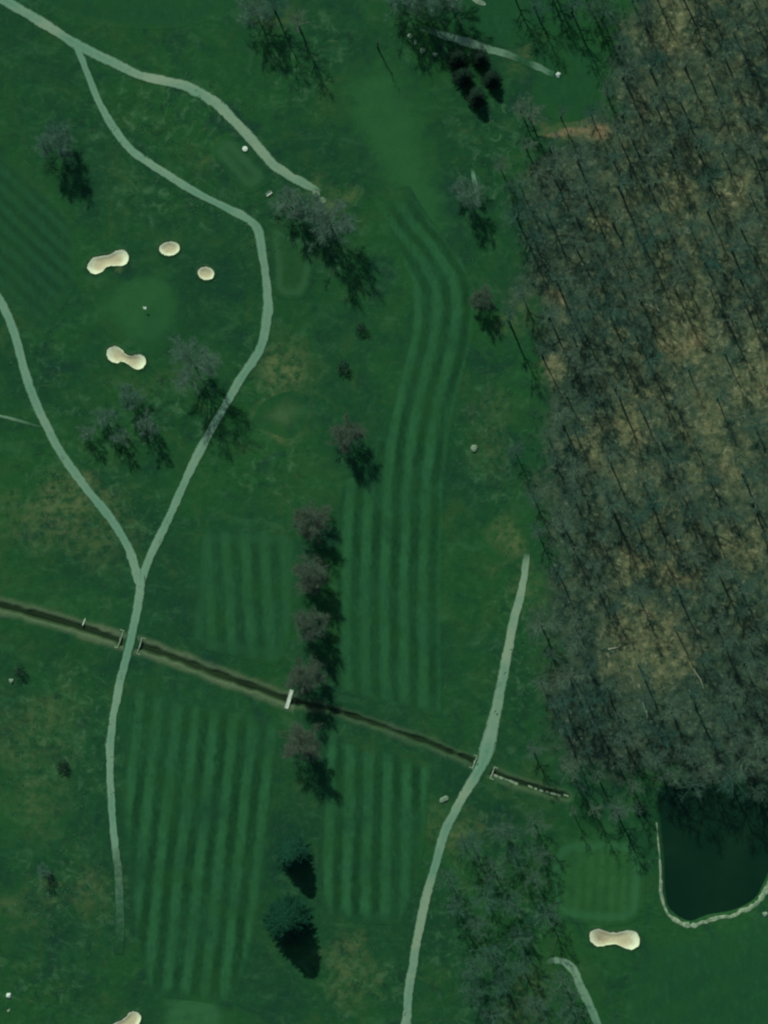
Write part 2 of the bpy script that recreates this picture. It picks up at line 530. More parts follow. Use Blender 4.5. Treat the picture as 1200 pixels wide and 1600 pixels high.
warp = (vnoise(cx_, cy_, 7) - 0.5) * 10
warp2 = (vnoise(cx_, cy_, 6, 9.1) - 0.5) * 10
dryv[core] = blobs(cx_ + warp, cy_ + warp2, DRY)
fd = seg_dist(cx_, cy_, FOREST, True)
fi = inside(cx_, cy_, FOREST)
sdf = np.where(fi, -fd, fd)
fl = 1 - smooth(-14, 7, sdf + warp * 0.7 + (vnoise(cx_, cy_, 9.0, 4.4) - 0.5) * -12)
cl = blobs(cx_ + warp, cy_ + warp2, CLEAR)
litv[core] = fl * 0.95
brov[core] = fl * np.maximum(cl, (0.2 + 0.27 * smooth(50, 85, cx_)) * smooth(-75, 0, cy_))
clayv[core] = blobs(cx_ + warp * .5, cy_ + warp2 * .5, CLAY)
bclv[core] = blobs(cx_ + warp * .5, cy_ + warp2 * .5, CLAY[:3])
motv[core] = np.maximum(blobs(cx_ + warp, cy_ + warp2, MOTT, 1.0), 0.3)
dd = seg_dist(cx_, cy_, DITCH) + (vnoise(cx_, cy_, 2.4, 2.2) - 0.5) * 0.8
kk = np.where(cx_ > -28, 0.72, 1.0)
stren = np.where(cx_ > -28, 0.5, 1.0) * (1 - smooth(56, 62, cx_))
cg = np.ones_like(cx_)
for c in CULV:
    cg *= smooth(2.2, 2.7, np.hypot(cx_ - c[0], cy_ - c[1]))
bankv[core] = smooth(0.7 * kk, 1.2 * kk, dd) * (1 - smooth(1.7 * kk, 3.6 * kk, dd + warp * 0.1)) * stren * cg * (0.45 + 0.55 * vnoise(cx_, cy_, 9.0, 5.5))
mudv[core] = (1 - smooth(0.5 * kk, 1.1 * kk, dd)) * cg * (cx_ < 58)
for n_, v_ in (('dry', dryv), ('litter', litv), ('mottle', motv), ('bank', bankv), ('mud', mudv), ('brown', brov), ('clay', clayv), ('bareclay', bclv)):
    attr(gm, n_, v_)
tag(link("ground", gm, M_ground), "green meadow and rough grass of the golf course", None, None, "structure")

# ------------------------------------------------------------------ sheets laid on the ground
def loft(name, pairs, mat, label, off, rev=False, n=8, nu=26, epx=14.0, kind="structure", straight=None, eend=26.0, estart=None):
    """surface between two edge curves (photo pixels); u = pixels from one edge, edge = 0 at the border"""
    pr = spline([[l[0], l[1], r[0], r[1]] for l, r in pairs], n)
    V, U, E, F = [], [], [], []
    estart = estart or eend
    Ltot = np.concatenate([[0], np.cumsum(np.hypot(*(np.diff((pr[:, :2] + pr[:, 2:]) / 2, axis=0).T)))])
    for i, p in enumerate(pr):
        Lp, Rp = p[:2], p[2:]
        w = np.hypot(*(Lp - Rp))
        for k in range(nu + 1):
            f = k / nu
            q = Rp + (Lp - Rp) * f
            V.append(q)
            U.append(q @ np.array(straight) if straight else ((1 - f) * w if rev else f * w))
            E.append(min(f * w / epx, (1 - f) * w / epx, Ltot[i] / estart, (Ltot[-1] - Ltot[i]) / eend))
    V = W(V)
    Z = H(V[:, 0], V[:, 1]) + off
    for i in range(len(pr) - 1):
        for k in range(nu):
            a = i * (nu + 1) + k
            F.append((a, a + 1, a + nu + 2, a + nu + 1))
    me = mesh_from(name, np.column_stack([V, Z]), F)
    attr(me, 'u', U)
    attr(me, 'edge', E)
    o = link(name, me, mat, None, True)
    return tag(o, label, None, None, kind)

def blob_sheet(name, outline, mat, label, off, epx=12.0, udir=(1, 0), rings=12, kind="structure"):
    P = spline(outline, 4, True)
    c = P.mean(0)
    V, U, E, F = [c], [c @ np.array(udir)], [9.0], []
    n = len(P)
    for r in range(1, rings + 1):
        f = r / rings
        for p in P:
            q = c + (p - c) * f
            V.append(q)
            U.append(q @ np.array(udir))
            E.append(0.0)
    for k in range(n):
        F.append((0, 1 + (k + 1) % n, 1 + k))
    for r in range(rings - 1):
        for k in range(n):
            a, b = 1 + r * n + k, 1 + r * n + (k + 1) % n
            F.append((a, b, b + n, a + n))
    Va = np.array(V)
    E = seg_dist(Va[:, 0], Va[:, 1], P, True) / epx
    E[-n:] = 0
    Vw = W(V)
    Z = H(Vw[:, 0], Vw[:, 1]) + off
    me = mesh_from(name, np.column_stack([Vw, Z]), F)
    me.flip_normals() if me.polygons[0].normal.z < 0 else None
    attr(me, 'u', U)
    attr(me, 'edge', E)
    return tag(link(name, me, mat, None, True), label, None, None, kind)

loft("fairway", [((575, 300), (640, 290)), ((598, 345), (668, 335)), ((622, 395), (708, 385)), ((640, 450), (740, 442)), ((638, 520), (740, 520)), ((618, 600), (720, 607)),
                 ((598, 675), (704, 680)), ((560, 735), (697, 745)), ((530, 765), (694, 795)), ((524, 880), (691, 890)), ((523, 1000), (691, 1005)),
                 ((524, 1080), (691, 1122))], M_fair, "long striped fairway between the tree row and the wood", 0.05, False, 8, 30, 10, eend=14, estart=70)
loft("fairway", [((325, 822), (440, 832)), ((308, 850), (464, 850)), ((304, 930), (463, 932)), ((300, 985), (452, 1004)), ((318, 1015), (434, 1042))],
     M_fairedge, "small striped mown plot left of the tree row above the ditch", 0.055, False, 8, 24, 12, straight=(0.995, -0.06), eend=14)
loft("fairway", [((200, 1066), (440, 1126)), ((188, 1130), (440, 1180)), ((190, 1250), (430, 1270)), ((202, 1400), (410, 1405)), ((214, 1490), (388, 1505)),
                 ((234, 1556), (362, 1572))], M_fair, "striped fairway beside the lower cart path below the ditch", 0.06, False, 8, 34, 16, straight=(0.99, 0.105))
loft("fairway", [((512, 1140), (676, 1192)), ((502, 1200), (672, 1230)), ((498, 1300), (664, 1310)), ((498, 1385), (648, 1395)), ((520, 1440), (625, 1446))],
     M_fair, "striped fairway between the conifers and the right cart path", 0.065, True, 8, 28, 12, straight=(1.0, 0.02))
loft("fairway", [((-150, 330), (-35, 195)), ((-75, 400), (38, 262)), ((0, 465), (108, 332)), ((42, 505), (118, 385)), ((68, 530), (120, 445))],
     M_fairsoft, "diagonally mown fairway at the left edge of the picture", 0.05, False, 8, 28, 24, straight=(0.69, -0.72), eend=40)
loft("fairway", [((40, -40), (55, 0)), ((120, -40), (128, 32)), ((220, -40), (222, 46)), ((310, -40), (316, 36)), ((400, -40), (392, -6))],
     M_fairplain, "bright mown strip above the upper cart path", 0.05, False, 8, 16, 14)
loft("fairway", [((690, -30), (690, 30)), ((740, -30), (735, 58)), ((800, -30), (800, 76)), ((850, -30), (842, 60))],
     M_fairplain, "bright green mown patch at the top above the short path", 0.05, False, 8, 16, 14)
blob_sheet("fairway", [(1010, 1480), (1060, 1462), (1140, 1448), (1230, 1420), (1240, 1520), (1230, 1630), (1080, 1640), (980, 1610), (985, 1540)],
           M_fairplain, "smooth green fairway below the pond", 0.05, 26, (0.4, 0.9))
blob_sheet("fairway", [(845, 60), (900, 50), (940, 80), (938, 150), (905, 188), (850, 180), (828, 130)],
           M_fairplain, "bright green clearing at the notch in the wood", 0.055, 26, (0.4, 0.9))
blob_sheet("putting_green", [(152, 458), (192, 428), (240, 412), (278, 430), (292, 472), (282, 520), (250, 556), (214, 548), (180, 530), (150, 496)], M_apron, "round putting green ringed by four bunkers", 0.07, 34, (0.8, 0.6))
blob_sheet("putting_green", [(862, 1335), (882, 1312), (935, 1308), (985, 1312), (1004, 1335), (1008, 1380), (1003, 1425), (980, 1444), (930, 1446), (882, 1438), (860, 1412), (856, 1370)],
           M_green, "bright striped putting green left of the pond", 0.07, 13, (1, 0.05))
blob_sheet("putting_green", [(522, 110), (570, 82), (630, 88), (675, 150), (696, 230), (715, 310), (722, 370), (690, 400), (640, 385), (600, 330), (562, 275), (530, 215), (515, 160)],
           M_apron, "pale green apron at the head of the long fairway", 0.045, 62, (0.2, 1))
blob_sheet("putting_green", [(245, 1560), (290, 1540), (345, 1552), (365, 1600), (340, 1640), (250, 1640)],
           M_green, "putting green cut off by the bottom edge", 0.045, 34, (0.2, 1))
blob_sheet("tee_box", [(338, 222), (362, 212), (392, 240), (424, 278), (412, 292), (385, 302), (352, 268), (330, 240)],
           M_tee, "slanted tee box under the upper cart path", 0.07, 14, (0.7, 0.7), 8)
blob_sheet("tee_box", [(420, 352), (455, 362), (490, 380), (492, 420), (478, 462), (452, 468), (427, 456), (424, 410)],
           M_tee, "rectangular tee box inside the sharp bend of the cart path", 0.07, 11, (1, 0), 8)
blob_sheet("tee_box", [(398, 646), (415, 625), (452, 612), (482, 632), (474, 662), (458, 684), (428, 678), (394, 664)],
           M_teedry, "dry yellowish tee box between cart path and small shrubs", 0.03, 34, (0.3, 0.9), 8)

# ------------------------------------------------------------------ cart paths
def ribbon(pts, widths, off, jitter=0.06, n=8, nu=6, zfun=None, grown=None):
    W_ = np.asarray(widths, float)
    P = spline(np.column_stack([np.asarray(pts, float), W_, grown if grown is not None else np.zeros(len(W_))]), n)
    C = W(P[:, :2])
    T = np.gradient(C, axis=0)
    T /= np.linalg.norm(T, axis=1)[:, None] + 1e-9
    N = np.stack([-T[:, 1], T[:, 0]], 1)
    V, U, G, F = [], [], [], []
    jl = np.interp(np.arange(len(C)), np.arange(0, len(C) + 3, 3), rng.normal(0, 1, len(np.arange(0, len(C) + 3, 3))))
    jr = np.interp(np.arange(len(C)), np.arange(0, len(C) + 3, 3), rng.normal(0, 1, len(np.arange(0, len(C) + 3, 3))))
    for i in range(len(C)):
        hw = P[i, 2] * S * 0.5
        for k in range(nu + 1):
            f = k / nu * 2 - 1
            r = hw * (1 + jitter * (jl[i] if f < 0 else jr[i]))
            V.append(C[i] + N[i] * f * r)
            U.append(f)
            G.append(P[i, 3])
    V = np.array(V)
    Z = (H(V[:, 0], V[:, 1]) if zfun is None else zfun(V)) + off
    U = np.array(U)
    Z = Z + 0.04 * (1 - U ** 2)
    for i in range(len(C) - 1):
        for k in range(nu):
            a = i * (nu + 1) + k
            F.append((a, a + nu + 1, a + nu + 2, a + 1))
    me = mesh_from("ribbon", np.column_stack([V, Z]), F)
    if me.polygons[0].normal.z < 0:
        me.flip_normals()
    attr(me, 'u', U)
    attr(me, 'grown', G)
    return me

def path(label, pts, w, off, mat=None, grown=None):
    ws = w if isinstance(w, (list, tuple)) else [w] * len(pts)
    me = ribbon(pts, ws, off, 0.1, grown=grown)
    me.name = "cart_path"
    return tag(link("cart_path", me, mat or M_path, None, True), label, None, None, "structure")

path("wide cart path running down from the upper left corner", [(-40, -28), (0, -4), (20, 8), (60, 32), (113, 65), (167, 93), (220, 118), (283, 133), (320, 150), (350, 173), (397, 223),
     (427, 257), (457, 277), (485, 292), (500, 301)], [17, 17, 17, 17, 17, 16, 15, 17, 18, 18, 17, 17, 16, 13, 9], 0.10, M_pathwarm, [0] * 13 + [0.2, 0.7])
path("cart path winding from the upper fork down to the ditch fork", [(118, 66), (124, 82), (135, 110), (155, 160), (178, 200), (205, 235), (245, 262), (300, 297), (350, 323), (388, 343), (403, 360), (411, 405), (417, 450), (418, 493),
     (407, 543), (393, 566), (363, 613), (333, 667), (300, 727), (268, 799), (231, 878), (220, 912)], [10, 11, 12, 13, 14, 14, 14, 14, 14, 15, 15, 15, 15, 16, 15, 15, 14, 14, 15, 15, 14, 12], 0.115)
path("curving cart path entering from the left edge", [(-30, 425), (-8, 458), (2, 473), (14, 498), (27, 535), (45, 600), (75, 670), (105, 722), (140, 770), (165, 800), (190, 838), (207, 873), (217, 912)], 15, 0.13)
path("cart path crossing the ditch and fading out below", [(219, 898), (218, 925), (207, 987), (187, 1067), (175, 1133), (171.5, 1197), (175, 1260), (179, 1310), (182, 1335), (185, 1367), (188, 1433), (186, 1490)],
     [15, 15, 15, 14, 14, 13, 13, 12, 13, 14, 15, 15], 0.145, None, [0, 0, 0, 0, 0, 0, 0, 0.1, 0.5, 0.62, 0.72, 1.0])
path("cart path along the wood and past the ditch to the bottom edge", [(824, 862), (821, 882), (814, 925), (800, 980), (787, 1050), (775, 1110), (765, 1155), (754, 1192), (735, 1225), (712, 1265), (695, 1300), (680, 1350), (664, 1410),
     (650, 1480), (640, 1540), (634, 1600), (632, 1640)], [9, 13, 14, 15, 17, 18, 24, 21, 17, 16, 16, 15, 15, 15, 15, 15, 15], 0.10, M_pathwarm, [0.9, 0.25] + [0] * 15)
path("short overgrown path slanting across the top", [(620, 34), (650, 42), (690, 54), (720, 63), (760, 76), (790, 84), (820, 96), (845, 107), (866, 117)], [9, 10, 14, 15, 14, 13, 11, 12, 9], 0.10, M_path,
     [1, 0.85, 0.5, 0.25, 0.3, 0.45, 0.85, 0.35, 0.8])
path("hooked path end at the bottom right under bare trees", [(852, 1506), (866, 1501), (885, 1505), (899, 1522), (912, 1552), (932, 1596), (945, 1625)], [6, 11, 14, 15, 15, 15, 15], 0.10, M_path, [0.9, 0.4, 0.15, 0.2, 0.3, 0.3, 0.3])
path("faint narrow track by the wood below the junipers", [(737, 262), (741, 278), (745, 300), (750, 325)], [5, 7, 7, 5], 0.10, M_path, [0.9, 0.25, 0.3, 0.8])
path("faint footpath from the left edge to the curving cart path", [(-20, 644), (0, 650), (25, 656), (65, 668)], [4, 5, 5, 4], 0.10, M_path, [0.6, 0.4, 0.5, 0.8])

# ------------------------------------------------------------------ stream and pond
sw = ribbon([((p[0] / S) + 600, 800 - p[1] / S) for p in DITCH[::3]], [5.0] * len(DITCH[::3]), 0.0, 0.0, 4, 2, lambda V: np.full(len(V), -0.93))
sw.name = "stream_water"
tag(link("stream_water", sw, M_stream), "dark narrow stream in the ditch crossing the course", None, None, "structure")
pv = [tuple(p) + (-0.62,) for p in POND]
pm = mesh_from("pond_water", pv, [list(range(len(pv)))])
if pm.polygons[0].normal.z < 0:
    pm.flip_normals()
tag(link("pond_water", pm, M_pond), "dark pond at the right edge under the wood", None, None, "structure")
rimpts = [(1026, 1285), (1028, 1310), (1031, 1340), (1032, 1370), (1033.5, 1398), (1043, 1427), (1058, 1439), (1076, 1447), (1092, 1443), (1108, 1437), (1130, 1433), (1150, 1429), (1170, 1419),
          (1184, 1410), (1195, 1396), (1202, 1380), (1215, 1352)]
rm = ribbon(rimpts, [2, 2, 3, 4, 4.5, 5.5, 6, 6.5, 6, 5.5, 5.5, 6, 6.5, 7, 8, 8.5, 8], 0.12, 0.34, 10, 4)
rm.name = "pond_shore"
tag(link("pond_shore", rm, M_shore), "pale gravel rim round the pond", None, None, "structure")

# ------------------------------------------------------------------ bunkers
for (poly, label), P in zip(BUNK, BUNKW):
    c = P.mean(0)
    base = empty("bunker", (c[0], c[1], float(H(c[:1], c[1:])[0])))
    tag(base, label, "bunker", "sand bunkers")
    V, R, F = [c], [0.0], []
    n = len(P)
    RF = [0.2, 0.4, 0.58, 0.72, 0.84, 0.93, 1.0]
    for f in RF:
        for p in P:
            V.append(c + (p - c) * f)
            R.append(f)
    for k in range(n):
        F.append((0, 1 + k, 1 + (k + 1) % n))
    for r in range(len(RF) - 1):
        for k in range(n):
            a, b = 1 + r * n + k, 1 + r * n + (k + 1) % n
            F.append((a, a + n, b + n, b))
    V = np.array(V)
    bb = np.array(base.location)
    me = mesh_from("sand", np.column_stack([V, H(V[:, 0], V[:, 1]) + 0.09]) - bb, F)
    if me.polygons[0].normal.z < 0:
        me.flip_normals()
    attr(me, 'r', R)
    wc = np.array(w2(938, 1464))
    attr(me, 'wet', np.exp(-((V - wc) ** 2).sum(1) / 5.0))
    link("sand", me, M_sand, base, True)
    # grass lip: a rounded raised ring
    V, F = [], []
    for p in P:
        o_ = (p - c) / np.linalg.norm(p - c)
        for dr, dz in ((-0.12, 0.05), (0.02, 0.13), (0.2, 0.17), (0.42, 0.12), (0.7, 0.03)):
            q = p + o_ * dr * random.uniform(0.75, 1.2)
            V.append([q[0], q[1], float(H(q[:1], q[1:])[0]) + dz])
    for k in range(n):
        for j in range(4):
            a, b = k * 5 + j, ((k + 1) % n) * 5 + j
            F.append((a, b, b + 1, a + 1))
    me = mesh_from("lip", np.array(V) - bb, F)
    if me.polygons[2].normal.z < 0:
        me.flip_normals()
    link("lip", me, M_lip, base, True)

# ------------------------------------------------------------------ mesh pieces
def box_mesh(name, sx, sy, sz, bevel=0.0, jit=0.0):
    import bmesh
    bm = bmesh.new()
    bmesh.ops.create_cube(bm, size=1)
    for v in bm.verts:
        v.co = Vector((v.co.x * sx, v.co.y * sy, v.co.z * sz)) + Vector([random.uniform(-jit, jit) for _ in range(3)])
    if bevel:
        bmesh.ops.bevel(bm, geom=bm.edges[:], offset=bevel, segments=1, affect='EDGES')
    me = bpy.data.meshes.new(name)
    bm.to_mesh(me)
    bm.free()
    return me

def put(name, me, mat, parent, loc, rot=(0, 0, 0)):
    o = link(name, me, mat, parent)
    o.location = loc
    o.rotation_euler = rot
    return o

def cyl_mesh(name, r0, r1, h, n=10):
    V, F = [], []
    for k in range(n):
        t = 2 * math.pi * k / n
        V.append((r0 * math.cos(t), r0 * math.sin(t), 0))
        V.append((r1 * math.cos(t), r1 * math.sin(t), h))
    for k in range(n):
        a, b = 2 * k, 2 * ((k + 1) % n)
        F.append((a, b, b + 1, a + 1))
    F.append([2 * k + 1 for k in range(n)])
    F.append([2 * k for k in range(n)][::-1])
    return mesh_from(name, V, F)

def headwall(a, b, label):
    A, B = np.array(w2(*a)), np.array(w2(*b))
    m = (A + B) / 2
    L = np.linalg.norm(B - A)
    rz = math.atan2(*(B - A)[::-1])
    e = tag(empty("culvert_headwall", (m[0], m[1], 0), rz), label, "headwall", "culvert headwalls")
    put("wall", box_mesh("wall", L, 0.34, 1.5, 0.02), M_concrete, e, (0, 0, -0.62))
    put("coping", box_mesh("coping", L + 0.1, 0.36, 0.12, 0.03), M_concrete, e, (0, 0, 0.2))
    for s in (-1, 1):
        put("wing", box_mesh("wing", 0.3, 1.0, 0.9, 0.02), M_concrete, e, (s * (L / 2 - 0.12), -0.6 if a[0] < 200 or (700 < a[0] < 750) else 0.6, -0.27))
    sgn = 1 if (a[0] < 200 or 700 < a[0] < 750) else -1
    # culvert pipe end
    V, F = [], []
    n = 14
    for k in range(n):
        t = 2 * math.pi * k / n
        for r, y in ((0.45, 0), (0.45, 0.25), (0.36, 0.25), (0.36, 0)):
            V.append((r * math.cos(t), -sgn * (0.17 + y), r * math.sin(t)))
    for k in range(n):
        for j in range(3):
            a_, b_ = 4 * k + j, 4 * ((k + 1) % n) + j
            F.append((a_, b_, b_ + 1, a_ + 1))
    put("pipe_end", mesh_from("pipe_end", V, F), M_concrete, e, (0, 0, -0.75))
    return e

headwall((193.5, 985), (183.5, 1013), "pale culvert headwall in the ditch left of the crossing cart path")
headwall((222.5, 996), (214, 1022), "low culvert headwall in the ditch right of the left cart path")
headwall((746, 1181), (738, 1201), "pale culvert headwall left of the right cart path")
headwall((773, 1198), (766, 1217), "short culvert headwall right of the right cart path by the wood")

# plank footbridge over the ditch
A, B = np.array(w2(456, 1078)), np.array(w2(447.5, 1107))
L = np.linalg.norm(B - A)
fb = tag(empty("footbridge", ((A + B)[0] / 2, (A + B)[1] / 2, 0.12), math.atan2(*(B - A)[::-1])),
         "white plank footbridge across the ditch beside the tree row", "footbridge")
for s in (-0.4, 0.4):
    put("beam", box_mesh("beam", L, 0.14, 0.2, 0.01), M_board, fb, (0, s, 0))
pl = box_mesh("plank", L / 22 - 0.03, 1.1, 0.06, 0.008)
pl.materials.append(M_board)
for k in range(22):
    put("plank", pl, None, fb, (-L / 2 + (k + 0.5) * L / 22, random.uniform(-.03, .03), 0.135), (0, 0, random.uniform(-.015, .015)))
for s in (-0.5, 0.5):
    put("kerb_rail", box_mesh("kerb_rail", L, 0.1, 0.12, 0.01), M_white, fb, (0, s, 0.228))
# small weir board
A, B = np.array(w2(133.5, 966)), np.array(w2(129, 977))
L = np.linalg.norm(B - A)
wb = tag(empty("weir_board", ((A + B)[0] / 2, (A + B)[1] / 2, -0.1), math.atan2(*(B - A)[::-1])), "short pale board standing on the upper bank of the left ditch", "weir")
put("board", box_mesh("board", L, 0.28, 0.5, 0.02), M_board, wb, (0, 0, 0))
for s in (-1, 1):
    put("post", box_mesh("post", 0.16, 0.4, 0.9, 0.02), M_concrete, wb, (s * L / 2, 0, 0.0))

# pale stones edging the right end of the ditch
se = tag(empty("stone_edging", tuple(w2(828, 1231)) + (0.0,)), "broken line of pale stones edging the ditch under the wood", "stone edging")
e0 = np.array(w2(828, 1231))
stones = [(774, 1212, 9), (783, 1216, 9), (792, 1219, 8), (800, 1222, 8), (807, 1225, 6), (829, 1230, 8), (837, 1233, 5), (846, 1236, 6), (857, 1239, 8), (865, 1241, 8), (873, 1243, 6), (885, 1243.5, 9)]
for x, y, w in stones:
    q = np.array(w2(x, y)) - e0
    put("stone", box_mesh("stone", w * S, 0.62 + random.uniform(-.1, .3), 0.5, 0.09, 0.07), M_stone, se,
        (q[0], q[1], float(H(np.array([q[0] + e0[0]]), np.array([q[1] + e0[1]]))[0]) + 0.1), (0, 0, -0.36 + random.uniform(-.12, .12)))

# boulders and pale lumps
def boulder_mesh(sx, sy, sz, seed):
    import bmesh
    r = random.Random(seed)
    bm = bmesh.new()
    bmesh.ops.create_icosphere(bm, subdivisions=2, radius=1)
    ph = [r.uniform(0, 6) for _ in range(6)]
    for v in bm.verts:
        d = 1 + 0.16 * math.sin(3 * v.co.x + ph[0]) + 0.14 * math.sin(4 * v.co.y + ph[1]) + 0.1 * math.sin(5 * v.co.z + ph[2]) + r.uniform(-.05, .05)
        v.co = Vector((v.co.x * d * sx, v.co.y * d * sy, max(v.co.z * d, -0.45) * sz))
    me = bpy.data.meshes.new("boulder")
    bm.to_mesh(me)
    bm.free()
    return me

for i, (x, y, rx, ry, lab) in enumerate([
        (641, 57, .75, .7, "pale boulder, leftmost of the small cluster under the overgrown top path"),
        (649, 67, .5, .7, "dull narrow boulder second from left in the cluster under the top path"),
        (660, 80, .9, .75, "largest pale boulder in the small cluster under the top path"),
        (680, 86, .7, .7, "pale boulder, rightmost of the cluster and nearest the junipers"),
        (872.5, 117, .8, .85, "bright boulder just beyond the right end of the top path"),
        (740, 700, 1.1, 1.1, "round pale boulder in the rough between fairway and wood"),
        (694, 1249, 1.4, .9, "pale flat boulder on the left verge of the right cart path"),
        (14, 1555, 1.0, .9, "white boulder near the lower left corner"),
        (14, 1579, .6, .5, "small grey boulder under the white one at lower left"),
        (1195, 1428, .9, .8, "pale boulder on the grass by the pond at the right edge"),
        (17, 1064, .8, .9, "pale boulder left of the small dark shrub at the left edge")]):
    o = put("boulder", boulder_mesh(rx, ry, 0.55 * min(rx, ry) + .15, i), M_white if lab.startswith(('white', 'bright')) else M_stone, None, tuple(w2(x, y)) + (hz(x, y) + 0.12,), (0, 0, random.uniform(0, 3)))
    tag(o, lab, "boulder", "pale boulders in the grass")

# tee marker drum, bench, flag
x, y = w2(383, 233)
e = tag(empty("tee_marker", (x, y, hz(383, 233) + .07)), "round white marker drum between the tee box and the upper cart path", "marker")
put("drum", cyl_mesh("drum", 0.85, 0.8, 0.5, 16), M_white, e, (0, 0, 0))
put("cap", cyl_mesh("cap", 0.62, 0.5, 0.12, 16), M_board, e, (0, 0, 0.5))
x, y = w2(420.5, 303)
e = tag(empty("bench", (x, y, hz(420, 303)), 0.6), "small pale slatted bench below the slanted tee box", "bench")
for k in range(4):
    put("slat", box_mesh("slat", 2.0, 0.19, 0.05, 0.01), M_board, e, (0, -0.33 + k * 0.22, 0.45))
for k in range(2):
    put("back_slat", box_mesh("back_slat", 2.0, 0.05, 0.17, 0.01), M_board, e, (0, 0.5, 0.65 + k * 0.22))
for sx in (-0.8, 0.8):
    put("leg", box_mesh("leg", 0.08, 0.08, 0.43, 0.0), M_concrete, e, (sx, -0.3, 0.215))
    put("leg", box_mesh("leg", 0.08, 0.08, 0.95, 0.0), M_concrete, e, (sx, 0.44, 0.475))
x, y = w2(224.5, 480)
e = tag(empty("flagstick", (x, y, hz(224, 480) + .07)), "thin flagstick with a pale flag on the round putting green", "flagstick")
put("pole", cyl_mesh("pole", 0.035, 0.025, 2.4, 8), M_white, e, (0, 0, 0))
fv = [(i * 0.16, 0.08 * math.sin(i * 1.1) - 0.24 * j, 2.35 - 0.06 * j - 0.02 * i + 0.05 * math.sin(i + j)) for i in range(7) for j in range(4)]
ff = [(i * 4 + j, i * 4 + j + 1, i * 4 + j + 5, i * 4 + j + 4) for i in range(6) for j in range(3)]
put("flag", mesh_from("flag", fv, ff), M_white, e, (0, 0, 0))
put("cup", cyl_mesh("cup", 0.12, 0.12, 0.03, 12), M_dark, e, (0, 0, -0.01))

# worn pale patches at the end of the upper path and at the top edge
for x, y, r1, r2, lab in ((494, 303, 6, 5, "pale worn patch at the end of the upper cart path"), (504, 313, 5.5, 4.5, "second pale worn patch beyond the upper path's end"),
                          (748, 3, 12, 4, "pale worn strip at the top edge of the picture")):
    o = blob_sheet("worn_patch", ell(x, y, r1, r2, 0.4, 9), M_shore, lab, 0.14, 3, (1, 0), 3)

# ------------------------------------------------------------------ trees
class MB:
    def __init__(self):
        self.v, self.f = [], []
    def seg(self, p0, p1, r0, r1, n=3):
        d = (p1 - p0)
        L = d.length
        if L < 1e-6:
            return
        d = d / L
        a = d.orthogonal().normalized()
        b = d.cross(a)
        i = len(self.v)
        ph = random.random() * 6.28
        if r1 <= 0.0:
            for k in range(n):
                t = ph + 2 * math.pi * k / n
                self.v.append(p0 + (a * math.cos(t) + b * math.sin(t)) * r0)
            self.v.append(p1)
            for k in range(n):
                self.f.append((i + k, i + (k + 1) % n, i + n))
            return
        for q, r in ((p0, r0), (p1, r1)):
            for k in range(n):
                t = ph + 2 * math.pi * k / n
                self.v.append(q + (a * math.cos(t) + b * math.sin(t)) * r)
        for k in range(n):
            self.f.append((i + k, i + (k + 1) % n, i + n + (k + 1) % n, i + n + k))
    def tri(self, *pts):
        i = len(self.v)
        self.v.extend(pts)
        self.f.append(tuple(range(i, i + len(pts))))
    def mesh(self, name):
        return mesh_from(name, self.v, self.f)

def rdir(base, spread):
    v = base + Vector([random.gauss(0, spread) for _ in range(3)])
    return v.normalized() if v.length > 1e-4 else Vector((0, 0, 1))

